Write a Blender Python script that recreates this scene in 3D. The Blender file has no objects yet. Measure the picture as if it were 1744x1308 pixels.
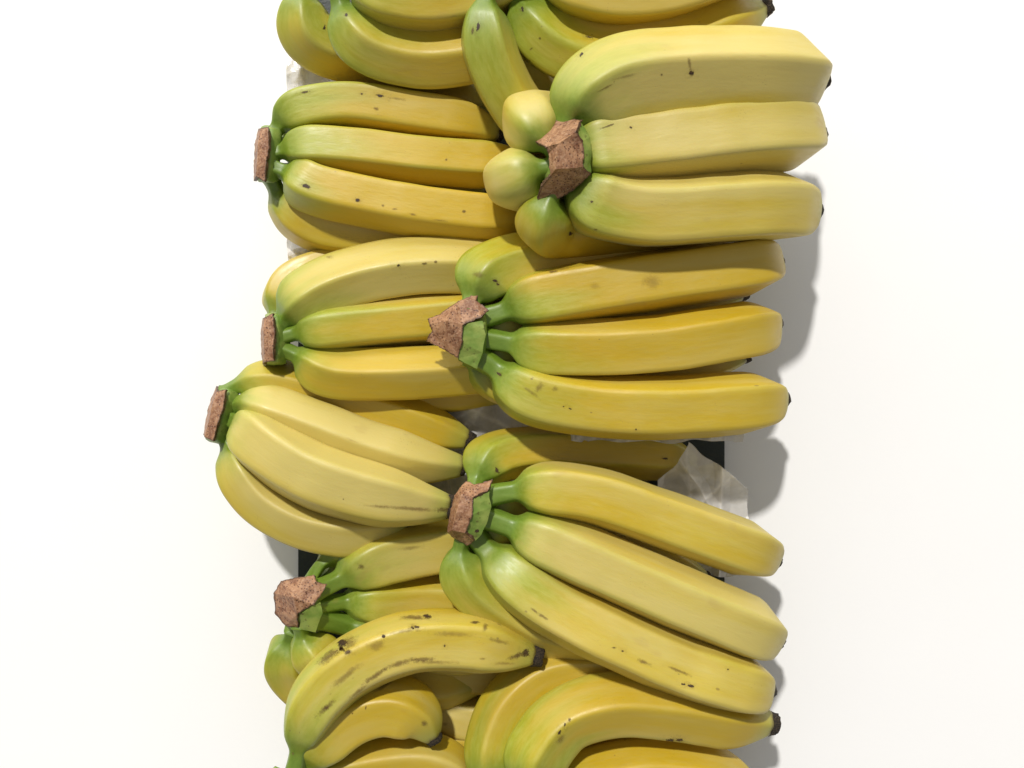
import bpy, bmesh, math, random
from mathutils import Vector, Matrix, noise
from mathutils.bvhtree import BVHTree

random.seed(7)
C = bpy.context.scene.collection
SC = bpy.context.scene

# ------------------------------------------------------------------ camera, light, exposure
UNIT = 0.0004            # metres covered by one photograph pixel at the reference height
REF = 0.08               # reference height above the table
DIST = 0.70              # camera distance from the reference height
CAMZ = REF + DIST
cam_data = bpy.data.cameras.new('camera'); cam = bpy.data.objects.new('camera', cam_data); C.objects.link(cam)
cam.location = (0, 0, CAMZ); cam.rotation_euler = (0, 0, 0)
cam_data.sensor_fit = 'HORIZONTAL'; cam_data.sensor_width = 36
cam_data.lens = 36 * DIST / (1744 * UNIT)
cam_data.clip_start = 0.02; cam_data.clip_end = 50
SC.camera = cam

world = bpy.data.worlds.new('World'); SC.world = world; world.use_nodes = True
bg = world.node_tree.nodes['Background']
bg.inputs['Color'].default_value = (1.0, 0.985, 0.96, 1); bg.inputs['Strength'].default_value = 0.28

def aim(o, d):
    o.rotation_euler = Vector(d).to_track_quat('-Z', 'Y').to_euler()
sun_data = bpy.data.lights.new('sun', 'SUN'); sun = bpy.data.objects.new('sun', sun_data); C.objects.link(sun)
sun_data.energy = 2.9; sun_data.angle = math.radians(3); sun_data.color = (1, 0.97, 0.92)
aim(sun, (0.24, -0.74, -1.0))
win_data = bpy.data.lights.new('window_light', 'AREA'); win = bpy.data.objects.new('window_light', win_data); C.objects.link(win)
win_data.shape = 'RECTANGLE'; win_data.size = 2.6; win_data.size_y = 0.8; win_data.energy = 18; win_data.color = (1, 0.98, 0.95)
win.location = (-0.45, 1.5, 0.62); aim(win, (0.38, -1.5, -0.52))

vs = SC.view_settings
vs.view_transform = 'Standard'; vs.look = 'None'; vs.exposure = 0.0; vs.gamma = 1
SC.cycles.use_denoising = True

def P(px, py, z):
    """Point of the place at height z that the photograph shows at px, py."""
    k = (CAMZ - z) / DIST * UNIT
    return Vector(((px - 872) * k, (654 - py) * k, z))

# ------------------------------------------------------------------ materials
class NT:
    def __init__(s, name):
        s.m = bpy.data.materials.new(name); s.m.use_nodes = True
        s.t = s.m.node_tree; s.b = s.t.nodes['Principled BSDF']; s.out = s.t.nodes['Material Output']
    def n(s, kind, **kw):
        o = s.t.nodes.new(kind)
        for k, v in kw.items(): setattr(o, k, v)
        return o
    def l(s, a, b): s.t.links.new(a, b)
    def attr(s, name): return s.n('ShaderNodeAttribute', attribute_name=name)
    def val(s, sock, v):
        if hasattr(v, 'links') or hasattr(v, 'is_linked'): s.l(v, sock)
        else: sock.default_value = v
    def math(s, op, a, b=0.0, clamp=False):
        o = s.n('ShaderNodeMath', operation=op, use_clamp=clamp); s.val(o.inputs[0], a); s.val(o.inputs[1], b); return o.outputs[0]
    def mapr(s, v, a, b, c=0.0, d=1.0, smooth=True):
        o = s.n('ShaderNodeMapRange'); o.interpolation_type = 'SMOOTHSTEP' if smooth else 'LINEAR'; o.clamp = True if not smooth else o.clamp
        s.val(o.inputs[0], v); s.val(o.inputs[1], a); s.val(o.inputs[2], b); s.val(o.inputs[3], c); s.val(o.inputs[4], d); return o.outputs[0]
    def mix(s, f, a, b, blend='MIX'):
        o = s.n('ShaderNodeMix', data_type='RGBA', blend_type=blend)
        s.val(o.inputs[0], f); s.val(o.inputs[6], a); s.val(o.inputs[7], b); return o.outputs[2]
    def noise(s, vec, scale, detail=3, rough=0.55, dist=0):
        o = s.n('ShaderNodeTexNoise'); s.l(vec, o.inputs['Vector'])
        o.inputs['Scale'].default_value = scale; o.inputs['Detail'].default_value = detail
        o.inputs['Roughness'].default_value = rough; o.inputs['Distortion'].default_value = dist; return o.outputs[0]
    def scale(s, vec, x, y, z):
        o = s.n('ShaderNodeMapping'); s.l(vec, o.inputs[0]); o.inputs['Scale'].default_value = (x, y, z); return o.outputs[0]
    def bump(s, h, strength, dist):
        o = s.n('ShaderNodeBump'); o.inputs['Strength'].default_value = strength; o.inputs['Distance'].default_value = dist
        s.l(h, o.inputs['Height']); s.l(o.outputs[0], s.b.inputs['Normal'])

def c4(r, g, b): return (r, g, b, 1)

def peel_material():
    s = NT('banana_peel')
    peel = s.attr('peel').outputs['Vector']
    tint = s.n('ShaderNodeSeparateXYZ'); s.l(s.attr('tint').outputs['Vector'], tint.inputs[0])
    green, spotty, rnd = tint.outputs
    neckd = s.attr('neckd').outputs['Fac']; tipd = s.attr('tipd').outputs['Fac']; ridge = s.attr('ridge').outputs['Fac']
    lng = s.scale(peel, 0.28, 1, 1)
    n1 = s.noise(lng, 55, 3); n2 = s.noise(lng, 420, 4, 0.6); n3 = s.noise(s.scale(peel, 0.1, 1, 1), 900, 3, 0.6)
    # ripe yellow with random tone flushes, plus painted highlight paleness on the lit fingers
    base = s.mix(s.mapr(n1, 0.3, 0.7), c4(0.545, 0.385, 0.010), c4(0.585, 0.46, 0.050))
    base = s.mix(s.mapr(rnd, 0.5, 0.0), base, c4(0.575, 0.385, 0.011))
    base = s.mix(s.mapr(n2, 0.35, 0.75, 0, 0.18), base, c4(0.56, 0.45, 0.11))
    base = s.mix(s.mapr(n3, 0.36, 0.68, 0, 0.22), base, c4(0.50, 0.36, 0.045))
    pale = s.math('MULTIPLY', s.mapr(s.math('ADD', s.noise(s.scale(peel, 0.12, 1, 1), 38, 3), s.math('MULTIPLY', rnd, 0.34)), 0.50, 0.84), 0.85)  # highlight painted into the peel colour, stronger on fingers that catch the light
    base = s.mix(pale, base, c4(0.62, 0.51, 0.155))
    # unripe green at the stalk end and along the ridges
    reach = s.math('ADD', 0.6, s.math('MULTIPLY', green, 3.2))
    nf = s.noise(s.scale(peel, 0.05, 1, 1), 48, 2)
    gd = s.math('ADD', neckd, s.math('MULTIPLY', s.math('SUBTRACT', n1, 0.5), 1.6))
    gd = s.math('ADD', gd, s.math('MULTIPLY', s.math('MULTIPLY', s.math('SUBTRACT', nf, 0.5), 6.5), green))
    g1 = s.math('SUBTRACT', 1.0, s.mapr(gd, -0.25, reach))
    gy = s.mix(s.mapr(n2, 0.3, 0.7), c4(0.31, 0.365, 0.020), c4(0.38, 0.43, 0.050))
    col = s.mix(s.math('MULTIPLY', g1, 0.88), base, gy)
    rg = s.math('MULTIPLY', s.math('MULTIPLY', ridge, s.mapr(s.noise(lng, 30, 2), 0.42, 0.66)), s.math('ADD', 0.12, s.math('MULTIPLY', green, 0.55)))
    col = s.mix(rg, col, c4(0.38, 0.42, 0.06))
    g2 = s.math('SUBTRACT', 1.0, s.mapr(s.math('ADD', neckd, s.math('MULTIPLY', s.math('SUBTRACT', n1, 0.5), 0.5)), -0.05, s.math('ADD', 0.45, s.math('MULTIPLY', green, 0.75))))
    col = s.mix(s.math('MULTIPLY', g2, 0.9), col, s.mix(n2, c4(0.075, 0.165, 0.008), c4(0.165, 0.275, 0.024)))
    tg = s.math('SUBTRACT', 1.0, s.mapr(tipd, 0.0, 0.022))
    col = s.mix(s.math('MULTIPLY', tg, 0.6), col, c4(0.34, 0.40, 0.07))
    tb = s.math('SUBTRACT', 1.0, s.mapr(s.math('ADD', tipd, s.math('MULTIPLY', n3, 0.004)), 0.001, 0.0065))
    col = s.mix(s.math('MULTIPLY', tb, 0.75), col, c4(0.14, 0.09, 0.035))
    # tan rubbing on the ridges
    rub = s.math('MULTIPLY', s.math('MULTIPLY', s.mapr(ridge, 0.55, 1.0), s.mapr(s.noise(lng, 95, 4, 0.7), 0.56, 0.72)), 0.62)
    col = s.mix(rub, col, c4(0.36, 0.22, 0.05))
    # tan bruises
    br = s.mapr(s.noise(s.scale(peel, 0.5, 1, 1), 70, 2), 0.66, 0.78, 0, 0.25)
    col = s.mix(br, col, c4(0.42, 0.28, 0.08))
    # brown flecks
    vor = s.n('ShaderNodeTexVoronoi'); vor.inputs['Scale'].default_value = 190; s.l(s.scale(peel, 0.6, 1, 1), vor.inputs['Vector'])
    sep = s.n('ShaderNodeSeparateColor'); s.l(vor.outputs['Color'], sep.inputs[0])
    wob = s.math('ADD', vor.outputs['Distance'], s.math('MULTIPLY', s.math('SUBTRACT', n3, 0.5), 0.16))
    size = s.math('MULTIPLY', s.mapr(sep.outputs[0], 0.80, 1.0, 0.0, 0.17, False), s.math('ADD', 0.55, s.math('MULTIPLY', spotty, 0.9)))
    fl = s.math('SUBTRACT', 1.0, s.mapr(wob, s.math('MULTIPLY', size, 0.6), s.math('ADD', size, 0.015)))
    patch = s.mapr(s.math('ADD', s.noise(lng, 40, 2), s.math('MULTIPLY', spotty, 0.16)), 0.50, 0.60)
    fl = s.math('MULTIPLY', s.math('MULTIPLY', fl, patch), s.math('GREATER_THAN', sep.outputs[0], 0.80))
    col = s.mix(s.math('MULTIPLY', fl, 0.5), col, c4(0.16, 0.085, 0.03))
    vor2 = s.n('ShaderNodeTexVoronoi'); vor2.inputs['Scale'].default_value = 620; s.l(s.scale(peel, 0.8, 1, 1), vor2.inputs['Vector'])
    f2 = s.math('MULTIPLY', s.math('SUBTRACT', 1.0, s.mapr(vor2.outputs['Distance'], 0.10, 0.22)), s.mapr(s.noise(peel, 62, 3), 0.56, 0.66, 0, 0.42))
    col = s.mix(f2, col, c4(0.30, 0.19, 0.05))
    s.l(col, s.b.inputs['Base Color'])
    s.l(s.math('ADD', s.mapr(n2, 0.3, 0.7, 0.40, 0.52), s.mapr(s.noise(peel, 26, 3), 0.35, 0.7, -0.03, 0.10)), s.b.inputs['Roughness'])
    s.b.inputs['Specular IOR Level'].default_value = 0.75
    s.b.inputs['Subsurface Weight'].default_value = 0.12
    s.b.inputs['Subsurface Radius'].default_value = (0.004, 0.0025, 0.0006); s.b.inputs['Subsurface Scale'].default_value = 1.0
    h = s.math('ADD', s.math('MULTIPLY', n1, 1.0), s.math('ADD', s.math('MULTIPLY', n2, 0.30), s.math('MULTIPLY', n3, 0.06)))
    s.bump(h, 0.35, 0.0012)
    return s.m

def tip_material():
    s = NT('dried_tip'); co = s.n('ShaderNodeTexCoord').outputs['Object']
    n = s.noise(co, 900, 4, 0.7)
    s.l(s.mix(s.mapr(n, 0.4, 0.7), c4(0.018, 0.013, 0.009), c4(0.11, 0.075, 0.04)), s.b.inputs['Base Color'])
    s.b.inputs['Roughness'].default_value = 0.8; s.bump(n, 1.0, 0.002); return s.m

def cut_material():
    s = NT('dried_crown_cut'); co = s.n('ShaderNodeTexCoord').outputs['Object']
    edge = s.attr('edge').outputs['Fac']
    n1 = s.noise(co, 110, 3, 0.6, 0.8); n2 = s.noise(co, 650, 4, 0.7); n3 = s.noise(s.scale(co, 1, 0.2, 1), 520, 3)
    col = s.mix(s.mapr(n1, 0.34, 0.64), c4(0.20, 0.080, 0.036), c4(0.43, 0.225, 0.115))
    col = s.mix(s.mapr(n2, 0.46, 0.66, 0, 0.5), col, c4(0.56, 0.36, 0.23))
    col = s.mix(s.mapr(n3, 0.5, 0.72, 0, 0.35), col, c4(0.20, 0.07, 0.032))
    vor = s.n('ShaderNodeTexVoronoi'); vor.inputs['Scale'].default_value = 520; s.l(co, vor.inputs['Vector'])
    d = s.math('MULTIPLY', s.math('SUBTRACT', 1.0, s.mapr(vor.outputs['Distance'], 0.16, 0.38)), s.mapr(s.noise(co, 75, 2), 0.40, 0.50))
    col = s.mix(s.math('MULTIPLY', d, 0.9), col, c4(0.06, 0.018, 0.010))
    col = s.mix(s.math('MULTIPLY', s.mapr(s.math('ADD', edge, s.math('MULTIPLY', s.math('SUBTRACT', n2, 0.5), 0.8)), 0.5, 1.0), 0.85), col, c4(0.06, 0.028, 0.014))
    s.l(col, s.b.inputs['Base Color']); s.b.inputs['Roughness'].default_value = 0.48
    s.bump(s.math('ADD', s.math('ADD', n2, n3), n1), 0.5, 0.0010); return s.m

def crown_material():
    s = NT('green_crown'); co = s.n('ShaderNodeTexCoord').outputs['Object']
    n1 = s.noise(co, 90, 3); n2 = s.noise(co, 700, 3)
    col = s.mix(s.mapr(n1, 0.3, 0.7), c4(0.15, 0.25, 0.035), c4(0.30, 0.37, 0.08))
    col = s.mix(s.mapr(s.noise(co, 260, 2), 0.62, 0.7, 0, 0.6), col, c4(0.10, 0.08, 0.02))
    s.l(col, s.b.inputs['Base Color']); s.b.inputs['Roughness'].default_value = 0.48
    s.bump(s.math('ADD', n1, s.math('MULTIPLY', n2, 0.2)), 0.4, 0.001); return s.m

def mark_material():
    s = NT('peel_blemish'); co = s.n('ShaderNodeTexCoord').outputs['Object']
    a = s.attr('fade').outputs['Fac']
    n = s.noise(co, 800, 4, 0.7); n2 = s.noise(co, 230, 3, 0.6)
    dark = s.attr('dark').outputs['Fac']
    soft = s.mapr(dark, 0.3, 1.0, 0.55, 0.16, False)
    al = s.mapr(s.math('ADD', a, s.math('MULTIPLY', s.math('SUBTRACT', s.math('ADD', n, n2), 1.0), 1.25)), s.math('SUBTRACT', 0.42, soft), s.math('ADD', 0.42, soft))
    s.l(s.mix(dark, c4(0.27, 0.15, 0.045), c4(0.045, 0.024, 0.012)), s.b.inputs['Base Color'])
    s.b.inputs['Roughness'].default_value = 0.6
    s.l(s.math('MULTIPLY', al, s.mapr(dark, 0.15, 1, 0.18, 0.95, False)), s.b.inputs['Alpha']); return s.m

def plastic_material():
    s = NT('thin_plastic'); co = s.n('ShaderNodeTexCoord').outputs['Object']
    n = s.noise(co, 70, 3); fold = s.attr('fold').outputs['Fac']
    s.b.inputs['Base Color'].default_value = c4(0.80, 0.78, 0.76)
    s.b.inputs['Roughness'].default_value = 0.22; s.b.inputs['Specular IOR Level'].default_value = 0.8
    s.l(s.math('ADD', s.mapr(n, 0.3, 0.7, 0.44, 0.62), s.math('MULTIPLY', fold, 0.42), True), s.b.inputs['Alpha'])
    s.bump(s.noise(co, 130, 2), 0.25, 0.0015); return s.m

def tray_material():
    s = NT('dark_crate_plastic'); co = s.n('ShaderNodeTexCoord').outputs['Object']
    n = s.noise(co, 40, 4)
    s.l(s.mix(n, c4(0.010, 0.018, 0.014), c4(0.026, 0.034, 0.028)), s.b.inputs['Base Color'])
    s.b.inputs['Roughness'].default_value = 0.5; s.bump(s.noise(co, 500, 3), 0.3, 0.001); return s.m

def table_material():
    s = NT('white_table'); co = s.n('ShaderNodeTexCoord').outputs['Object']
    n = s.noise(co, 9, 3); n2 = s.noise(co, 350, 3)
    s.l(s.mix(n, c4(0.92, 0.92, 0.92), c4(0.945, 0.945, 0.945)), s.b.inputs['Base Color'])
    s.b.inputs['Roughness'].default_value = 0.55; s.bump(n2, 0.08, 0.0006); return s.m

M = dict(peel=peel_material(), tip=tip_material(), cut=cut_material(), crown=crown_material(),
         mark=mark_material(), plastic=plastic_material(), tray=tray_material(), table=table_material())

# ------------------------------------------------------------------ mesh helpers
def mesh_obj(name, verts, faces, mat, parent=None, smooth=True):
    me = bpy.data.meshes.new(name); me.from_pydata([tuple(v) for v in verts], [], faces); me.update()
    if smooth: me.polygons.foreach_set('use_smooth', [True] * len(me.polygons))
    me.materials.append(M[mat])
    o = bpy.data.objects.new(name, me); C.objects.link(o)
    if parent is not None: o.parent = parent
    return o

def fattr(o, name, vals):
    a = o.data.attributes.new(name, 'FLOAT', 'POINT'); a.data.foreach_set('value', vals)
def vattr(o, name, vals):
    a = o.data.attributes.new(name, 'FLOAT_VECTOR', 'POINT'); a.data.foreach_set('vector', [c for v in vals for c in v])

def catmull(pts, n):
    p = [pts[0] * 2 - pts[1]] + pts + [pts[-1] * 2 - pts[-2]]
    out = []
    for i in range(1, len(p) - 2):
        a, b, c, d = p[i-1], p[i], p[i+1], p[i+2]
        for k in range(24):
            t = k / 24
            out.append(0.5 * ((2*b) + (c-a)*t + (2*a-5*b+4*c-d)*t*t + (3*b-a-3*c+d)*t**3))
    out.append(p[-2])
    for _ in range(6):                                   # relax kinks
        out = [out[0]] + [(out[i-1] + out[i]*2 + out[i+1]) / 4 for i in range(1, len(out)-1)] + [out[-1]]
    acc = [0.0]
    for i in range(1, len(out)): acc.append(acc[-1] + (out[i] - out[i-1]).length)
    L = acc[-1]; res = []; j = 0
    for k in range(n + 1):
        s = L * k / n
        while j < len(acc) - 2 and acc[j+1] < s: j += 1
        f = (s - acc[j]) / max(acc[j+1] - acc[j], 1e-9)
        res.append(out[j].lerp(out[j+1], min(max(f, 0), 1)))
    return res, L

def sstep(x, a, b):
    t = min(max((x - a) / (b - a), 0), 1); return t * t * (3 - 2 * t)

BANANAS = []
def banana(parent, pts, half, z, neck=40, shoulder=75, green=0.25, spot=0.2, roll=0.0, crisp=None, end=95, tip=True, nr=0.31, tr=0.38, lit_pale=None):
    """pts: centre line from stalk to tip; z: heights at start, quarter, middle, end."""
    n = len(pts); cl = []
    zs = z if isinstance(z, (tuple, list)) else (z, z, z, z)
    knots = [0, 0.22, 0.55, 1.0]
    cum = [0]
    for i in range(1, n): cum.append(cum[-1] + math.hypot(pts[i][0]-pts[i-1][0], pts[i][1]-pts[i-1][1]))
    for i, p in enumerate(pts):
        if len(p) == 3: zz = p[2]
        else:
            u = cum[i] / cum[-1]
            for k in range(3):
                if u <= knots[k+1] or k == 2:
                    f = (u - knots[k]) / (knots[k+1] - knots[k]); zz = zs[k] + (zs[k+1] - zs[k]) * f; break
        cl.append(P(p[0], p[1], zz))
    NS, NR = 110, 60
    path, L = catmull(cl, NS)
    zm = sum(v.z for v in path) / len(path)
    px = (CAMZ - zm) / DIST * UNIT
    R = half * px; nk, sh, en = neck * px, shoulder * px, end * px
    sd = random.random() * 100; tr = tr * random.uniform(0.78, 1.1)
    # facets of the rounded five-sided section
    base = [i * 2 * math.pi / 5 + random.uniform(-0.12, 0.12) + roll for i in range(5)]
    pw = crisp or random.uniform(26, 40)
    def section(phi, p):
        return 1.0 / (sum(max(0.0, math.cos(phi - a)) ** p for a in base)) ** (1.0 / p)
    phis = [k * 2 * math.pi / NR for k in range(NR)]
    def sec_norm(p):
        v = [section(f, p) for f in phis]; m = sum(v) / NR; return [x / m for x in v]
    secA, secB = sec_norm(pw), sec_norm(min(7, pw))
    rid = []
    for f in phis:
        cs = sorted((math.cos(f - a) for a in base), reverse=True); rid.append(1 - min(1, (cs[0] - cs[1]) / 0.16))
    t0 = (path[1] - path[0]).normalized()
    up = Vector((0, 0, 1)); nrm = (up - t0 * up.dot(t0))
    nrm = nrm.normalized() if nrm.length > 0.1 else Vector((0, 1, 0))
    V, F, peel, nd, td, rg = [], [], [], [], [], []
    off = Vector((random.random() * 9, random.random() * 9, random.random() * 9))
    for i, c in enumerate(path):
        t = (path[min(i+1, NS)] - path[max(i-1, 0)]).normalized()
        nrm = (nrm - t * nrm.dot(t)).normalized(); bn = t.cross(nrm)
        a = L * i / NS; e = L - a
        r = nr * R * (1 + 0.35 * math.exp(-a / (0.35 * nk + 1e-6)))
        u = min(max((a - nk) / sh, 0), 1); u = 1 - (1 - u) ** 1.9 * (1 - 0.35 * u) if u > 0 else 0
        u = u * sstep((a - nk) / sh, -0.05, 0.35) if u > 0 else 0
        r = r + (R - r) * u
        r *= 1 + 0.025 * noise.noise(Vector((a * 38, sd, 0)))
        if e < en:
            w = 1 - e / en; w = w ** 1.75; r = r * (1 - w) + tr * R * w
        body = sstep((a - nk) / sh, 0.0, 0.7) * sstep(e / en, 0.05, 0.7)
        for k, f in enumerate(phis):
            rr = r * (secB[k] + (secA[k] - secB[k]) * body) * (1 + 0.012 * noise.noise(Vector((a * 60, math.cos(f) * 1.3 + sd, math.sin(f) * 1.3))))
            V.append(c + (nrm * math.cos(f) + bn * math.sin(f)) * rr)
            peel.append((a + off.x, r * math.cos(f) * 1.0 + off.y, r * math.sin(f) + off.z))
            nd.append((a - nk) / sh); td.append(e); rg.append(rid[k] * body)
    for i in range(NS):
        for k in range(NR):
            k2 = (k + 1) % NR
            F.append((i*NR + k, i*NR + k2, (i+1)*NR + k2, (i+1)*NR + k))
    for i, s in ((0, 1), (NS, -1)):
        ci = len(V); V.append(path[i]); peel.append((off.x, off.y, off.z)); nd.append(-1 if i == 0 else 3); td.append(L if i == 0 else 0); rg.append(0)
        for k in range(NR):
            q = (i*NR + (k+1) % NR, i*NR + k, ci); F.append(q if s == 1 else q[::-1])
    o = mesh_obj('banana', V, F, 'peel', parent)
    fattr(o, 'neckd', nd); fattr(o, 'tipd', td); fattr(o, 'ridge', rg); vattr(o, 'peel', peel)
    r3 = random.uniform(0.05, 0.45) if lit_pale is None else lit_pale; vattr(o, 'tint', [(green, spot, r3)] * len(V))  # amount of painted highlight for this finger, random when not given
    BANANAS.append((o, BVHTree.FromPolygons(V, F)))
    tl = random.uniform(0.7, 1.9)
    if tip:                                              # dried flower end: short ragged stub
        d = (path[NS] - path[NS-2]).normalized(); n2 = (nrm - d * nrm.dot(d)).normalized(); b2 = d.cross(n2)
        tv, tf = [], []; K = 18
        prof = [(h * tl, q * tr / 0.27) for h, q in ((-0.0016, 0.262), (0.0002, 0.282), (0.0016, 0.265), (0.0030, 0.245), (0.0034, 0.17), (0.0016, 0.08))]
        for (h, q) in prof:
            for k in range(K):
                f = k * 2 * math.pi / K; j = 1 + 0.16 * noise.noise(Vector((math.cos(f) * 2, math.sin(f) * 2, sd + h * 500)))
                tv.append(path[NS] + d * (h + 0.0022 * noise.noise(Vector((math.cos(f) * 3, math.sin(f) * 3, sd + 9))) * (h > 0.002)) + (n2 * math.cos(f) + b2 * math.sin(f)) * q * R * j)
        for i in range(len(prof) - 1):
            for k in range(K): tf.append((i*K + k, i*K + (k+1) % K, (i+1)*K + (k+1) % K, (i+1)*K + k))
        tf.append(tuple(range((len(prof)-1)*K, len(prof)*K)))
        mesh_obj('tip', tv, tf, 'tip', o)
    return o

def bunch(label, group=None, name='banana_bunch'):
    e = bpy.data.objects.new(name, None); C.objects.link(e); e.empty_display_size = 0.02
    e['label'] = label; e['category'] = 'bananas'
    e['group'] = 'banana bunches heaped on the display'
    return e

def hull_body(parent, pts, sub=3, name='crown'):
    bm = bmesh.new()
    for p in pts: bm.verts.new(P(*p))
    bmesh.ops.convex_hull(bm, input=bm.verts[:])
    for v in [v for v in bm.verts if not v.link_faces]: bm.verts.remove(v)
    bmesh.ops.triangulate(bm, faces=bm.faces[:])
    bmesh.ops.subdivide_edges(bm, edges=bm.edges[:], cuts=sub, use_grid_fill=True)
    for _ in range(1): bmesh.ops.smooth_vert(bm, verts=bm.verts[:], factor=0.4, use_axis_x=True, use_axis_y=True, use_axis_z=True)
    bm.normal_update()
    for v in bm.verts: v.co += v.normal * 0.0006 * noise.noise(v.co * 260)
    me = bpy.data.meshes.new(name); bm.to_mesh(me); bm.free()
    me.polygons.foreach_set('use_smooth', [True] * len(me.polygons)); me.materials.append(M['crown'])
    o = bpy.data.objects.new(name, me); C.objects.link(o); o.parent = parent
    return o

def cut_face(parent, facets, jag=0.0006):
    """Dried brown cut of a crown: facets share vertices; the rim is ragged and dark."""
    bm = bmesh.new(); vm = {}
    for f in facets:
        vs_ = []
        for p in f:
            k = (p[0], p[1])
            if k not in vm: vm[k] = bm.verts.new(P(*p))
            vs_.append(vm[k])
        try: bm.faces.new(vs_)
        except ValueError: pass
    bmesh.ops.recalc_face_normals(bm, faces=bm.faces[:])
    if sum(f.normal.z * f.calc_area() for f in bm.faces) < 0: bmesh.ops.reverse_faces(bm, faces=bm.faces[:])
    bmesh.ops.triangulate(bm, faces=bm.faces[:])
    for _ in range(3): bmesh.ops.subdivide_edges(bm, edges=bm.edges[:], cuts=1, use_grid_fill=True)
    bm.normal_update(); bm.verts.ensure_lookup_table()
    rim = {v for v in bm.verts if v.is_boundary}
    inner = set()
    for v in rim:
        for e in v.link_edges: inner.add(e.other_vert(v))
    edge = [1.0 if v in rim else (0.45 if v in inner else 0.0) for v in bm.verts]
    for v in bm.verts:
        q = v.co * 300
        v.co += v.normal * 0.0003 * noise.noise(q)
        if v in rim: v.co += Vector((noise.noise(q * 2.1), noise.noise(q * 2.1 + Vector((7, 3, 1))), noise.noise(q))) * jag
    me = bpy.data.meshes.new('cut_face'); bm.to_mesh(me); bm.free()
    me.materials.append(M['cut'])
    o = bpy.data.objects.new('cut_face', me); C.objects.link(o); o.parent = parent
    fattr(o, 'edge', edge)
    m = o.modifiers.new('thickness', 'SOLIDIFY'); m.thickness = 0.0022; m.offset = -1
    return o

def simple_crown(parent, x, y, z, ang, w=52, d=34, h=0.026):
    """Crown of a bunch: ang is the way the fingers leave (degrees, picture sense), cut facing back and up."""
    ca, sa = math.cos(math.radians(ang)), math.sin(math.radians(ang))
    def q(u, v, dz): return (round(x + ca*u - sa*v, 2), round(y + sa*u + ca*v, 2), z + dz)
    body = [q(-d*.45, -w, -h*.6), q(-d*.45, w, -h*.6), q(-d*.5, -w*.75, h*.25), q(-d*.5, w*.75, h*.25), q(d*.3, -w*.9, h*.45), q(d*.3, w*.9, h*.45),
            q(d, -w*.95, h*.1), q(d, w*.95, h*.1), q(d, -w*.9, -h*.6), q(d, w*.9, -h*.6)]
    cr = hull_body(parent, body)
    j = lambda a: a * random.uniform(0.85, 1.15)
    r0 = [q(-d*.62, j(-w*.85), -h*.35), q(-d*.75, j(-w*.3), -h*.3), q(-d*.7, j(w*.35), -h*.3), q(-d*.6, j(w*.85), -h*.35)]
    r1 = [q(-d*.5, j(-w*.8), h*.4), q(-d*.55, -w*.3, h*.5), q(-d*.5, w*.3, h*.48), q(-d*.5, j(w*.8), h*.4)]
    r2 = [q(d*.05, j(-w*.9), h*.55), q(d*.2, -w*.25, h*.62), q(d*.1, w*.3, h*.62), q(d*.1, j(w*.9), h*.55)]
    fc = []
    for a, b in ((r0, r1), (r1, r2)):
        for i in range(3): fc.append([a[i], a[i+1], b[i+1], b[i]])
    cut_face(cr, fc)
    return cr

# ------------------------------------------------------------------ setting
tb = 1.6
table = mesh_obj('table_top', [(-tb, -tb, 0), (tb, -tb, 0), (tb, tb, 0), (-tb, tb, 0), (-tb, -tb, -.03), (tb, -tb, -.03), (tb, tb, -.03), (-tb, tb, -.03)],
                 [(0, 1, 2, 3), (7, 6, 5, 4), (0, 4, 5, 1), (1, 5, 6, 2), (2, 6, 7, 3), (3, 7, 4, 0)], 'table', smooth=False)
table['kind'] = 'structure'; table['label'] = 'plain white table top under the heaped bananas'

tray = bpy.data.objects.new('display_tray', None); C.objects.link(tray)
tray['label'] = 'shallow dark crate tray glimpsed between the bananas'; tray['category'] = 'tray'
def slab(name, x0, y0, x1, y1, z0, z1, parent, mat='tray'):
    bm = bmesh.new(); bmesh.ops.create_cube(bm, size=1)
    for v in bm.verts: v.co = Vector(((x0+x1)/2 + v.co.x*(x1-x0), (y0+y1)/2 + v.co.y*(y1-y0), (z0+z1)/2 + v.co.z*(z1-z0)))
    bmesh.ops.bevel(bm, geom=bm.edges[:], offset=0.0015, segments=2, affect='EDGES')
    me = bpy.data.meshes.new(name); bm.to_mesh(me); bm.free(); me.materials.append(M[mat])
    o = bpy.data.objects.new(name, me); C.objects.link(o); o.parent = parent; return o
TX0, TX1, TY0, TY1 = -0.161, 0.160, -0.33, 0.33
slab('tray_floor', TX0, TY0, TX1, TY1, 0.002, 0.008, tray)
for y0, y1 in ((TY0-.006, TY0-.0005), (TY1+.0005, TY1+.006)):
    slab('tray_rim', TX0, y0, TX1, y1, 0.002, 0.030, tray)

# ------------------------------------------------------------------ bunches
# --- top left: crown above the frame
A = bunch('bananas with fingers curving right above the row of three straight fingers')
simple_crown(A, 565, -75, 0.09, 70, w=50)
banana(A, [(556,-75),(530,-45),(516,5),(535,62),(610,90),(715,98),(800,96)], 48, (.085,.072,.05,.045), neck=62, shoulder=80, green=.45, spot=.5, roll=.3)
banana(A, [(566,-75),(574,-30),(586,25),(628,76),(700,99),(775,97),(850,80),(905,60)], 50, (.09,.085,.075,.07), neck=75, shoulder=85, green=.6, spot=.35, roll=.55)
banana(A, [(585,-62),(600,-40),(640,-14),(710,2),(790,-6),(880,-40),(950,-80)], 50, (.095,.095,.09,.085), neck=25, green=.5, roll=.2)

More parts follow.
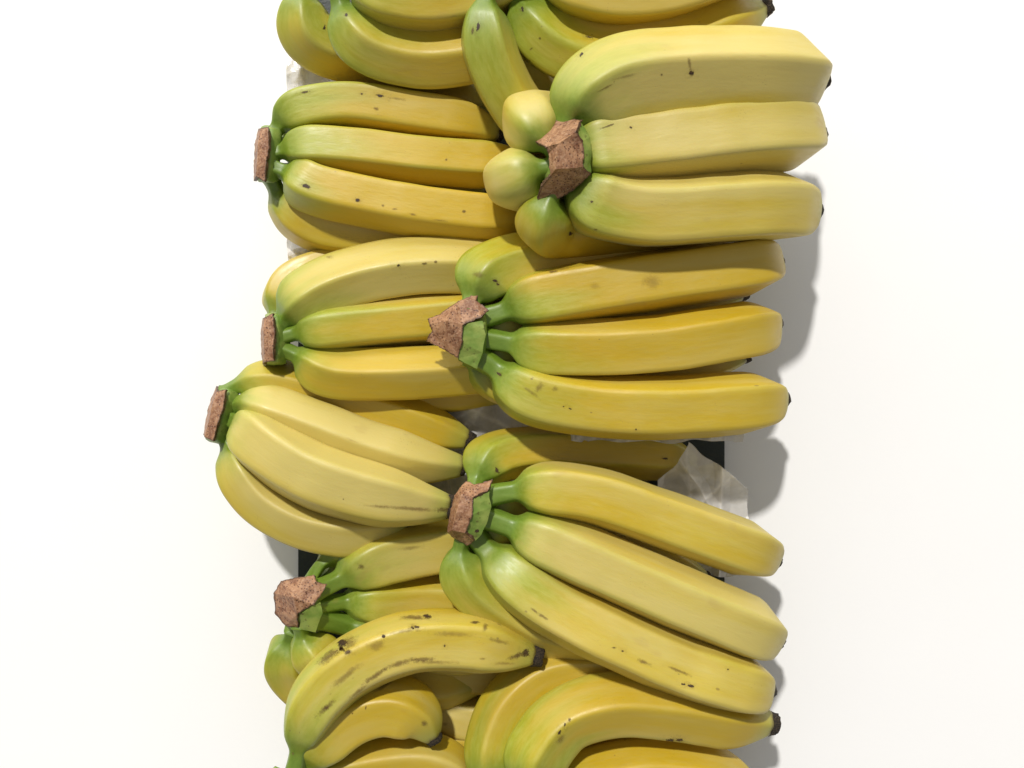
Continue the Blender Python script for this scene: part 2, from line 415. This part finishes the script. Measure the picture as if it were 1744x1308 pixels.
A2 = bunch('bananas with one finger hanging downward beside the brown crown of the highest bunch')
simple_crown(A2, 862, -72, 0.11, 75, w=56)
banana(A2, [(838,-75),(830,-20),(826,30),(834,90),(862,155),(905,220),(940,262)], 46, (.11,.108,.095,.06), neck=62, shoulder=95, green=.95, spot=.2, roll=.1)
banana(A2, [(858,-55),(868,-10),(880,50),(905,115),(950,175)], 36, (.09,.075,.06,.045), neck=30, green=.6, roll=.2)
banana(A2, [(872,-75),(876,-20),(900,33),(950,80),(1030,100),(1125,85),(1240,42),(1300,15)], 50, (.10,.09,.08,.07), neck=62, shoulder=85, green=.7, spot=.5, roll=.4)
banana(A2, [(892,-66),(925,-48),(1000,-20),(1070,-12),(1150,-24),(1240,-58),(1310,-100)], 50, (.105,.105,.10,.09), neck=30, green=.35, roll=.3)

# --- three long fingers, crown just past the strip on the left
L2 = bunch('bananas of three straight fingers in a row pointing at the highest bunch')
simple_crown(L2, 452, 262, 0.070, 5, w=50, d=26)
banana(L2, [(462,232),(484,206),(525,187),(600,180),(700,194),(790,208),(850,226)], 41, (.07,.068,.062,.05), neck=14, shoulder=60, green=.8, spot=.25, roll=0.0)
banana(L2, [(462,262),(490,256),(535,252),(620,258),(720,270),(830,277),(905,274)], 40, (.072,.072,.066,.05), neck=14, shoulder=60, green=.8, spot=.15, roll=0.0)
banana(L2, [(462,285),(495,298),(540,322),(620,341),(720,359),(830,371),(905,372)], 41, (.072,.074,.068,.055), neck=22, shoulder=50, green=.5, spot=.5, roll=-0.2)
banana(L2, [(460,300),(485,345),(545,385),(630,398),(720,394),(800,386),(860,380)], 42, (.06,.048,.042,.04), neck=20, green=.05, spot=.1)
banana(L2, [(458,250),(520,215),(620,175),(730,163),(840,175)], 38, (.05,.036,.034,.03), neck=20, green=.1)
banana(L2, [(460,285),(540,300),(640,302),(740,310),(825,332)], 36, (.05,.036,.032,.028), neck=20, green=.1)

# --- middle left
L3 = bunch('bananas of three fingers lying under the brown crown with a green collar')
simple_crown(L3, 463, 578, 0.074, 0, w=46, d=26)
banana(L3, [(468,562),(492,536),(555,492),(650,464),(760,455),(860,464),(920,480)], 45, (.075,.074,.066,.05), neck=18, shoulder=62, green=.7, spot=.3, roll=0.54, lit_pale=0.8)
banana(L3, [(470,576),(508,566),(560,558),(640,550),(740,541),(840,530),(880,526)], 42, (.075,.074,.064,.05), neck=28, shoulder=62, green=.75, spot=.1, roll=.2)
banana(L3, [(470,590),(508,606),(570,634),(660,637),(760,632),(860,622),(905,615)], 43, (.074,.072,.066,.05), neck=32, shoulder=62, green=.45, spot=.35, roll=.5)
banana(L3, [(462,560),(485,500),(540,468),(640,455),(760,450)], 40, (.055,.042,.036,.03), neck=20, green=.1, spot=.6)
banana(L3, [(462,596),(500,640),(580,660),(700,664),(800,668),(860,675)], 38, (.055,.042,.036,.03), neck=20, green=.05)

# --- fingers with dark tips pointing right
L4 = bunch('bananas whose dark blunt tips point at a crown with a black dotted green collar')
simple_crown(L4, 372, 706, 0.064, 15, w=50, d=26)
banana(L4, [(382,672,.060),(412,656,.062),(464,656,.058),(530,671,.054),(620,692,.050),(720,724,.046),(795,750,.042)], 40, .05, neck=22, green=.2, spot=.05, roll=.2, end=110, lit_pale=.25)
banana(L4, [(384,694,.062),(415,688,.066),(470,702,.068),(535,725,.068),(620,757,.065),(710,783,.060),(786,793,.054)], 44, .06, neck=22, green=.15, spot=.15, roll=.5, end=130, lit_pale=.8)
banana(L4, [(384,712,.062),(414,726,.070),(470,772,.084),(535,810,.088),(620,838,.086),(700,855,.082),(764,863,.078)], 53, .08, neck=22, green=.25, spot=.15, roll=-.05, end=150, lit_pale=1.0)
banana(L4, [(380,734,.060),(400,780,.062),(448,848,.064),(515,888,.065),(590,903,.062),(650,900,.058),(690,890,.054)], 46, .06, neck=22, green=.2, spot=.2, roll=.4, end=110, lit_pale=.8)

# --- middle right
MB = bunch('bananas with a torn reddish brown crown and flat green collar, three long fingers spreading right')
Mz = 0.106
banana(MB, [(798,535),(808,502),(834,470),(895,450),(980,446),(1080,432),(1180,420)], 46, (.098,.082,.066,.06), neck=22, shoulder=60, green=.85, spot=.3, roll=0.6)
banana(MB, [(805,545),(850,533),(905,512),(1000,495),(1120,476),(1225,461),(1285,451,.076),(1322,446,.056)], 50, (.089,.090,.09,.080), neck=52, shoulder=76, green=.62, spot=.25, roll=.0, lit_pale=0.1, nr=.36)
banana(MB, [(805,572),(850,580),(915,590),(1020,592),(1130,585),(1225,570),(1282,560,.074),(1318,552,.052)], 47, (.089,.090,.09,.080), neck=60, shoulder=74, green=.6, spot=.15, roll=.33, lit_pale=0.1, nr=.36)
banana(MB, [(800,600),(836,622),(900,668),(1000,690),(1120,696),(1225,691),(1285,686,.076),(1326,679,.056)], 52, (.089,.090,.09,.080), neck=50, shoulder=89, green=.5, spot=.5, roll=.2, lit_pale=0.25, nr=.36)
banana(MB, [(792,606),(818,636),(870,665),(960,675),(1080,660)], 30, (.085,.066,.055,.05), neck=20, green=.3)
banana(MB, [(795,558),(845,558),(900,556),(1000,545),(1100,530),(1190,512),(1262,500)], 34, (.085,.062,.05,.045), neck=20, green=.3)
banana(MB, [(795,585),(840,606),(900,620),(1000,628),(1120,625),(1220,615),(1268,608)], 34, (.085,.062,.05,.045), neck=20, green=.2)

# --- lower right
B = bunch('bananas with a black dot on the green collar of their notched brown crown')
Bz = 0.104
banana(B, [(806,848),(814,812),(846,780),(920,768),(1040,772),(1130,777),(1185,790)], 39, (.088,.06,.042,.036), neck=28, shoulder=60, green=.75, spot=.15, roll=0.6, end=80)
banana(B, [(812,850),(868,838),(925,834),(1020,847),(1130,884),(1228,919),(1282,939,.070),(1318,952,.050)], 48, (.088,.088,.086,.076), neck=62, shoulder=72, green=.28, spot=.15, roll=0.0, lit_pale=0.4, nr=.36)
banana(B, [(812,876),(868,896),(930,922),(1020,962),(1130,1010),(1228,1051),(1285,1075,.074),(1322,1089,.054)], 52, (.088,.090,.09,.080), neck=58, shoulder=80, green=.4, spot=.15, roll=.0, lit_pale=0.95, nr=.36)
banana(B, [(800,900),(832,940),(880,986),(950,1035),(1050,1086),(1150,1130),(1220,1153),(1270,1167,.074),(1302,1174,.056)], 53, (.083,.087,.088,.080), neck=42, shoulder=90, green=.5, spot=.45, roll=-0.1, lit_pale=0.75, nr=.36)
banana(B, [(792,902),(784,945),(800,988),(850,1032),(930,1074),(1020,1093),(1100,1100)], 41, (.09,.078,.062,.05), neck=30, shoulder=62, green=.75, spot=.1, roll=.4)
banana(B, [(800,868),(850,866),(900,870),(1000,905),(1110,950),(1200,985)], 34, (.085,.058,.048,.04), neck=20, green=.1)
banana(B, [(800,890),(850,915),(900,945),(1000,1000),(1120,1060)], 36, (.085,.058,.048,.04), neck=20, green=.1)

# --- lower left, crown cut by the strip edge
L5 = bunch('bananas fanning from a dark red brown crown beside the speckled finger')
L5z = 0.086
banana(L5, [(528,1010),(575,988),(640,950),(720,931),(800,918),(870,905)], 50, (.078,.062,.050,.042), neck=48, shoulder=85, green=.5, spot=.25, roll=.3)
banana(L5, [(530,1035),(585,1026),(650,1024),(740,1020),(840,1030),(910,1040)], 43, (.076,.056,.042,.038), neck=55, shoulder=60, green=.5, spot=.1, roll=.1)
banana(L5, [(525,1048),(590,1066),(660,1090),(760,1110),(860,1120)], 42, (.074,.058,.042,.036), neck=70, shoulder=70, green=.6, nr=.42)
banana(L5, [(510,1062),(520,1092),(560,1128),(640,1160),(740,1170),(815,1166)], 40, (.074,.060,.040,.034), neck=18, shoulder=50, green=.25, roll=.3)
banana(L5, [(500,1072),(488,1110),(506,1150),(570,1195),(660,1215),(730,1222)], 38, (.06,.04,.032,.028), neck=20, shoulder=60, green=.5)
banana(L5, [(522,1000),(550,958),(600,925),(690,905),(780,900)], 34, (.074,.056,.044,.036), neck=45, green=.2)
banana(L5, [(528,1008),(570,972),(630,942),(720,935)], 30, (.066,.05,.038,.032), neck=40, green=.1)

# --- bottom left
D = bunch('bananas with a speckled, bruised finger arched over a shorter one with a black tip')
simple_crown(D, 486, 1352, 0.085, -60, w=44)
banana(D, [(496,1340),(505,1300),(518,1245),(550,1183),(612,1130),(700,1096),(800,1094),(870,1108),(908,1117)], 51, (.085,.088,.088,.075), neck=55, shoulder=120, green=.5, spot=1.0, roll=0.0, end=100, lit_pale=0.45)
banana(D, [(500,1345),(522,1300),(560,1252),(612,1216),(665,1204),(712,1222),(738,1256)], 49, (.08,.078,.074,.072), neck=40, shoulder=80, green=.25, spot=.55, roll=.3, end=75)
banana(D, [(505,1352),(560,1322),(640,1302),(720,1296),(775,1318),(800,1360)], 48, (.07,.062,.058,.05), neck=30, shoulder=70, green=.3, spot=.1, roll=.3)

# --- bottom right
E = bunch('bananas bending sharply upward then right under the long slanting fingers, green lower shoulders')
simple_crown(E, 872, 1372, 0.075, -70, w=50)
banana(E, [(850,1365),(836,1320),(842,1262),(868,1200),(925,1152),(1005,1140),(1110,1152)], 44, (.072,.062,.055,.045), neck=20, shoulder=70, green=.8, spot=.1, roll=.4, lit_pale=0.1)
banana(E, [(890,1368),(900,1330),(916,1280),(962,1224),(1040,1198),(1140,1203),(1240,1220),(1310,1232)], 52, (.08,.075,.07,.06), neck=20, shoulder=70, green=.8, spot=.45, roll=0.5, lit_pale=0.15)
banana(E, [(915,1372),(960,1345),(1020,1322),(1100,1308),(1190,1316),(1290,1345)], 50, (.07,.06,.055,.05), neck=20, shoulder=70, green=.2, spot=.2, roll=.4)

# --- highest bunch, upper right
T = bunch('highest bunch of bananas, pale faceted brown crown with rounded ends hanging to its left')
Tz = 0.146
banana(T, [(962,240),(972,205),(1000,168),(1055,138),(1130,126),(1225,122),(1310,124,.112),(1392,136,.080)], 69, (.126,.126,.122,.110), neck=16, shoulder=105, green=.45, spot=.4, nr=.36, roll=0.63, crisp=44, lit_pale=0.85)
banana(T, [(960,266),(1000,259),(1080,251),(1180,239),(1235,232),(1315,226,.104),(1392,228,.072)], 61, (.120,.116,.114,.106), neck=8, shoulder=56, green=.45, spot=.25, roll=-0.05, crisp=44, lit_pale=0.55)
banana(T, [(960,300),(984,322),(1032,349),(1115,361),(1230,354),(1308,351,.102),(1382,358,.070)], 59, (.124,.117,.112,.104), neck=14, shoulder=62, green=.5, spot=.15, roll=0.16, lit_pale=0.5)
banana(T, [(948,258,.128),(926,238,.128),(908,214,.120),(904,204,.104),(916,202,.088),(960,205,.076),(1060,215,.070),(1180,210,.068),(1300,200,.064)], 48, .1, neck=14, shoulder=58, green=.2, spot=.1, roll=.2, crisp=5, lit_pale=1)
banana(T, [(944,284,.128),(912,290,.127),(882,302,.120),(873,307,.104),(885,309,.088),(930,311,.075),(1020,312,.068),(1150,310,.066),(1280,305,.062)], 49, .1, neck=18, shoulder=58, green=.2, spot=.1, roll=.0, crisp=5, lit_pale=1)
banana(T, [(945,318,.128),(934,342,.126),(927,366,.117),(930,382,.104),(950,388,.092),(1010,385,.082),(1110,378,.076),(1240,372,.07)], 48, .1, neck=14, shoulder=58, green=.3, spot=.25, roll=.4, crisp=5)

# crowns with their dried cuts
def collar(parent, pts):
    bm = bmesh.new(); bm.faces.new([bm.verts.new(P(*p)) for p in pts])
    if sum(f.normal.z for f in bm.faces) < 0 or True: bm.normal_update()
    if bm.faces[:][0].normal.z < 0: bmesh.ops.reverse_faces(bm, faces=bm.faces[:])
    bmesh.ops.triangulate(bm, faces=bm.faces[:])
    for _ in range(3): bmesh.ops.subdivide_edges(bm, edges=bm.edges[:], cuts=1, use_grid_fill=True)
    bm.normal_update()
    for v in bm.verts: v.co += v.normal * 0.0005 * noise.noise(v.co * 200) + Vector((noise.noise(v.co * 160), noise.noise(v.co * 160 + Vector((5, 5, 5))), 0)) * 0.0008
    me = bpy.data.meshes.new('collar'); bm.to_mesh(me); bm.free(); me.materials.append(M['crown'])
    o = bpy.data.objects.new('collar', me); C.objects.link(o); o.parent = parent
    m = o.modifiers.new('thickness', 'SOLIDIFY'); m.thickness = 0.0065; m.offset = -1
    b = o.modifiers.new('edge', 'BEVEL'); b.width = 0.0006; b.segments = 2; b.angle_limit = 1.0
    BANANAS.append((o, BVHTree.FromPolygons([v.co.copy() for v in me.vertices], [tuple(p.vertices) for p in me.polygons])))
    return o
def crown(parent, body, facets, rim=None):
    cr = hull_body(parent, body, sub=2); cut_face(cr, facets)
    if rim: collar(cr, rim)
    return cr
z = Tz
a,b_,c_,d_ = (953,244,z+.012),(981,224,z+.008),(946,288,z+.011),(930,250,z+.004)
crown(T, [(935,240,z-.022),(985,212,z-.022),(988,208,z-.008),(1004,234,z-.008),(1007,280,z-.008),(1000,300,z-.018),(930,335,z-.022),(925,300,z-.016),(982,228,z+.002),(990,284,z+.000),(950,285,z+.002)],
      [[(909,240,z-.012),(926,229,z-.011),(948,205,z-.014),(962,191,z-.018),(968,203,z-.010),(980,203,z-.006),(988,204,z-.002),b_,a,d_],
       [d_,a,c_,(937,300,z+.002),(934,262,z+.001)],
       [a,b_,(993,240,z+.004),(995,262,z+.003),(993,284,z+.003),(980,286,z+.007),c_],
       [(937,300,z+.002),c_,(980,286,z+.007),(993,284,z+.003),(1005,297,z-.004),(994,308,z-.007),(978,323,z-.011),(962,333,z-.014),(943,342,z-.017),(922,345,z-.018),(915,338,z-.014),(922,318,z-.006)]],
      [(988,205,z-.0025),(1004,234,z-.004),(1008,262,z-.005),(1007,295,z-.006),(993,284,z+.001),(995,262,z+.0015),(993,240,z+.002),(982,224,z+.004)])
z = Mz
a = (762,546,z+.006)
crown(MB, [(752,552,z-.012),(790,530,z-.014),(822,520,z-.012),(826,548,z-.002),(830,572,z-.003),(822,604,z-.006),(812,629,z-.010),(776,606,z-.010),(787,556,z+.003),(782,606,z-.003),(830,540,z-.014),(826,610,z-.016),(760,590,z-.014)],
      [[(728,543,z-.006),(750,534,z-.004),(781,512,z-.004),(800,505,z-.006),(817,494,z-.010),(811,511,z-.004),(832,528,z-.002),(819,540,z+.002),(788,553,z+.004),a],
       [(728,543,z-.006),a,(788,553,z+.004),(787,582,z+.003),(780,610,z-.003),(760,598,z-.003),(738,586,z-.005),(726,582,z-.008),(729,573,z-.004),(736,566,z-.004),(731,552,z-.004)]],
      [(788,553,z+.0025),(804,548,z+.002),(822,546,z+.001),(827,570,z+.001),(821,602,z-.001),(812,629,z-.005),(796,621,z-.004),(780,610,z-.004),(786,582,z+.0015)])
z = Bz
a, b_ = (785,842,z+.004), (770,903,z+.003)
crown(B, [(776,850,z-.012),(796,828,z-.014),(830,830,z-.008),(833,845,z-.001),(836,866,z-.002),(828,896,z-.004),(810,923,z-.008),(768,902,z-.012),(806,850,z+.003),(794,906,z+.001),(826,850,z-.016),(815,915,z-.018)],
      [[(786,826,z-.006),(794,819,z-.008),(808,824,z-.004),(822,822,z-.004),(839,816,z-.006),(832,835,z+.001),(820,840,z+.003),(806,847,z+.005),a],
       [(774,844,z-.004),(786,826,z-.006),a,(778,872,z+.005),b_,(761,907,z-.008),(766,874,z-.005)],
       [a,(806,847,z+.005),(805,876,z+.005),(793,908,z+.002),b_,(778,872,z+.005)],
       [(761,907,z-.008),b_,(793,908,z+.002),(809,921,z-.003),(797,929,z-.009),(778,920,z-.010)]],
      [(806,848,z+.0035),(820,842,z+.002),(833,838,z+.000),(836,864,z+.000),(829,894,z-.002),(820,910,z-.003),(809,921,z-.0045),(793,907,z+.0005),(804,876,z+.0035)])
z = L5z
a = (500,1018,z+.006)
crown(L5, [(470,1000,z-.016),(500,985,z-.012),(535,984,z-.010),(546,1028,z-.002),(548,1046,z-.004),(536,1076,z-.010),(510,1070,z-.012),(475,1060,z-.016),(505,1044,z+.002),(534,1030,z+.003)],
      [[(466,1010,z-.010),(478,990,z-.008),(505,983,z-.006),(520,982,z-.004),(535,979,z-.005),(539,991,z-.001),(557,995,z-.003),(546,1015,z+.001),(534,1030,z+.004),a],
       [(466,1010,z-.010),a,(534,1030,z+.004),(518,1038,z+.003),(506,1046,z+.003),(508,1070,z-.008),(486,1066,z-.010),(468,1044,z-.012)]],
      [(511,1045,z+.0015),(534,1031,z+.0025),(547,1029,z+.001),(549,1046,z-.001),(536,1077,z-.006),(511,1071,z-.006)])

# --- lower bunches that carry the others
F1 = bunch('bananas at the bottom of the heap behind the short black tipped finger, deep in shade')
simple_crown(F1, 985, 1165, 0.022, 190, w=40, h=.02)
banana(F1, [(975,1150),(920,1150),(840,1150),(760,1142),(690,1128),(640,1100)], 36, (.026,.028,.030,.03), neck=20, green=.1)
banana(F1, [(975,1165),(930,1190),(870,1215),(800,1222),(745,1200),(712,1165)], 40, (.026,.024,.024,.024), neck=20, green=.1)
banana(F1, [(978,1180),(930,1235),(860,1270),(780,1275),(700,1270)], 42, (.026,.024,.024,.024), neck=20, green=.05)
F2 = bunch('bananas under the bottom right bend, one tip with brown stains poking out')
simple_crown(F2, 870, 1300, 0.03, 0, w=34, h=.02)
banana(F2, [(885,1290),(940,1270),(1020,1258),(1110,1255),(1180,1262),(1224,1259)], 24, (.03,.036,.04,.04), neck=20, green=.0, spot=.9)
banana(F2, [(885,1310),(940,1290),(1020,1270),(1110,1215),(1200,1190)], 40, (.03,.026,.024,.024), neck=20, green=.0)

# ------------------------------------------------------------------ crumpled plastic liner
def liner(label, x0, y0, x1, y1, zf, n=70, seed=1, mask=None):
    rnd = random.Random(seed)
    cre = []
    for i in range(44):
        ang = rnd.uniform(0, math.pi); cre.append((math.cos(ang), math.sin(ang), rnd.uniform(-320, 320), rnd.uniform(7, 34), rnd.uniform(0.0012, 0.0045)))
    V, F, idx, fold = [], [], {}, []
    for j in range(n + 1):
        for i in range(n + 1):
            x = x0 + (x1 - x0) * i / n; y = y0 + (y1 - y0) * j / n
            dz = 0; fo = 0
            for (ca, sa, o, w, h) in cre:
                d = abs((x - (x0+x1)/2) * ca + (y - (y0+y1)/2) * sa - o)
                if d < w: dz += h * (1 - d / w)
                if d < 5: fo = max(fo, (1 - d / 5) * h / 0.0045)
            dz += 0.003 * noise.noise(Vector((x / 70, y / 70, seed)))
            fold.append(fo); idx[i, j] = len(V); V.append(P(x + 6 * noise.noise(Vector((x/40, y/40, 3))), y + 6 * noise.noise(Vector((x/40, y/40, 8))), max(0.0095, zf(x, y) + dz)))
    for j in range(n):
        for i in range(n):
            x = x0 + (x1 - x0) * (i + .5) / n; y = y0 + (y1 - y0) * (j + .5) / n
            if mask and not mask(x, y): continue
            F.append((idx[i, j], idx[i+1, j], idx[i+1, j+1], idx[i, j+1]))
    o = mesh_obj('plastic_liner', V, F, 'plastic', smooth=False); fattr(o, 'fold', fold)
    bm = bmesh.new(); bm.from_mesh(o.data); bmesh.ops.delete(bm, geom=[v for v in bm.verts if not v.link_faces], context='VERTS')
    bmesh.ops.reverse_faces(bm, faces=bm.faces[:]); bm.to_mesh(o.data); bm.free()
    m = o.modifiers.new('thickness', 'SOLIDIFY'); m.thickness = 0.0002
    o['label'] = label; o['category'] = 'plastic liner'; o['group'] = 'plastic liners'
    return o
def z1(x, y):
    zz = 0.030 + 0.022 * sstep(y, 760, 700)
    zz = zz + 0.034 * sstep(x, 1130, 1180) * sstep(y, 860, 780)
    return zz
liner('crumpled clear plastic sheet showing below the long fingers with the flat green collar', 690, 676, 1262, 752, lambda x, y: 0.028 + 0.028 * sstep(x, 840, 960), 110, 3)
liner('wrinkled translucent plastic sheet wrapped over a shaded finger end', 1120, 752, 1275, 980, lambda x, y: 0.030 + 0.030 * sstep(y, 860, 790), 150, 5,
      mask=lambda x, y: x > 1165 + 9 * math.sin(y / 13) - 88 * sstep(y, 785, 850) and (y > 752 + max(0, (x - 1170)) * 0.75))
liner('crumpled plastic sheet in the shaded hollow left of the brown crown with black dot', 720, 735, 900, 850, lambda x, y: 0.027, 60, 8)
liner('pale plastic scrap between the shaded finger and the arched top finger of three', 490, 405, 600, 450, lambda x, y: 0.026, 30, 17)
liner('small piece of clear plastic behind the topmost curved finger', 490, 88, 640, 165, lambda x, y: 0.030, 34, 11)

# ------------------------------------------------------------------ blemishes lying on the peel
CAM = Vector((0, 0, CAMZ))
def blemish(px, py, ln, wd, ang=0.0, dark=1.0, amp=1.0):
    best = None
    d0 = (P(px, py, 0) - CAM).normalized()
    for o, tree in BANANAS:
        h = tree.ray_cast(CAM, d0)
        if h[0] is not None and (best is None or h[3] < best[0]): best = (h[3], o, tree)
    if not best: return
    _, o, tree = best
    N = 12; ca, sa = math.cos(math.radians(ang)), math.sin(math.radians(ang)); V, F, fade, idx = [], [], [], {}
    for j in range(N + 1):
        for i in range(N + 1):
            u = i / N * 2 - 1; v = j / N * 2 - 1
            x = px + (u * ln * ca - v * wd * sa) * 0.75; y = py + (u * ln * sa + v * wd * ca) * 0.75
            h = tree.ray_cast(CAM, (P(x, y, 0) - CAM).normalized())
            if h[0] is None: continue
            n = h[1] if h[1].dot(CAM - h[0]) > 0 else -h[1]
            idx[i, j] = len(V); V.append(h[0] + n * 0.00018)
            fade.append(max(0.0, 1 - math.hypot(u, v)) * amp)
    for j in range(N):
        for i in range(N):
            q = [(i, j), (i, j+1), (i+1, j+1), (i+1, j)]
            if all(k in idx for k in q): F.append(tuple(idx[k] for k in q))
    if not F: return
    m = mesh_obj('blemish', V, F, 'mark', o)
    fattr(m, 'fade', fade); fattr(m, 'dark', [dark] * len(V))
MARKS = [(655,1168,34,6,-32,.4),(590,1150,50,9,-40,.35),(770,1080,60,8,2,.25),(850,1092,34,6,14,.35),(690,1075,40,6,-8,.3),(640,1100,24,14,-20,.3),(860,1130,30,5,0,.3),(740,1128,60,6,0,.35),(590,25,5,7,0,1),(552,47,5,10,20,1),(519,157,14,4,-12,.8),(648,163,14,5,8,1),(616,160,5,4,0,.8),(640,185,9,5,20,.5),(676,168,22,4,8,.3),
  (814,45,5,18,10,1),(805,52,4,14,10,.6),(890,15,4,9,-10,1),(1003,63,12,4,15,.8),(920,65,4,4,0,.6),(905,83,9,3,-35,.6),(902,103,5,3,0,.5),
  (990,93,10,4,-50,1),(1178,124,9,7,0,1),(1174,108,5,22,-8,.4),(1127,127,5,4,0,.7),(1065,130,40,4,-15,.3),(1030,150,34,3,-28,.45),(1074,217,6,3,20,1),(1035,215,26,3,-20,.6),
  (522,317,14,6,12,1),(609,341,7,6,20,1),(652,350,5,4,0,.5),(672,356,8,3,0,.5),(702,365,12,4,8,.45),(749,375,20,3,5,.4),(790,360,6,5,0,.6),(760,272,4,4,0,.5),
  (971,398,6,8,0,1),(1008,343,6,4,0,.8),(678,452,10,5,-5,1),(723,449,10,4,-5,.6),(742,446,6,4,-5,.6),(560,438,12,5,0,.3),(1015,391,6,3,0,.5),
  (843,478,7,4,10,1),(848,484,5,3,30,.8),(815,468,18,10,0,.35),(940,463,15,4,-10,.6),(1110,480,26,20,0,.22),(1013,487,14,9,0,.14),(960,458,24,4,-12,.3),
  (918,660,14,10,-40,.35),(945,662,9,8,0,.35),(850,637,12,4,35,.9),(971,696,6,3,15,1),(960,692,4,3,0,.8),(1083,731,3,3,0,.9),(905,668,30,5,35,.3),
  (1132,781,12,4,5,.9),(846,800,5,11,-25,.9),(700,866,90,6,4,.40),(760,868,30,8,0,.5),(640,862,40,4,4,.25),(585,850,3,3,0,.7),
  (700,933,34,6,-8,.3),(615,965,10,8,0,.5),(653,1084,8,6,0,1),(710,1068,11,5,0,.9),(702,1069,5,4,0,.8),(757,1100,4,4,0,.9),(728,1050,16,6,3,1),(705,1052,38,8,2,.55),
  (583,1095,16,14,-35,1),(592,1110,14,8,-20,.8),(560,1118,40,14,-35,.55),(640,1150,46,8,-35,.55),(680,1130,50,8,-18,.5),(720,1123,40,7,-4,.5),(610,1178,34,7,-38,.45),(555,1205,40,9,-42,.5),
  (880,1117,30,9,-18,.6),(896,1112,12,14,0,.85),(810,1060,14,5,0,.7),(826,1069,8,12,30,.5),(822,1122,10,4,0,.4),(595,1094,24,20,0,.4),
  (910,1040,16,4,40,.5),(925,1050,18,5,35,.5),(1098,1128,20,6,20,.5),(1155,1142,40,5,22,.45),(1163,1165,9,4,8,1),(1176,1168,10,4,12,1),(1045,1103,8,3,0,.7),(1060,1109,5,4,0,.8),
  (953,1247,5,11,25,1),(962,1234,4,8,25,.9),(970,1226,5,6,30,.7),(955,1258,10,18,30,.3),(812,904,9,8,0,1),(1140,1261,16,7,0,.9),(1158,1260,14,6,0,.9),
  (623,1205,3,9,10,.6),(722,1232,10,10,0,.5),(515,1045,8,3,10,.8),(600,1215,3,3,0,.6),(556,1205,8,7,0,.6),(1240,1140,3,3,0,1),(758,1233,8,5,0,.3)]
for m_ in MARKS:
    x_, y_, l_, w_, a_, d_ = m_
    if d_ >= 0.8: blemish(x_, y_, l_ * 1.5 + 4, w_ * 1.5 + 3, a_, 0.2, 0.42)
    blemish(x_, y_, l_ * 0.95, w_ * 0.95, a_, d_)
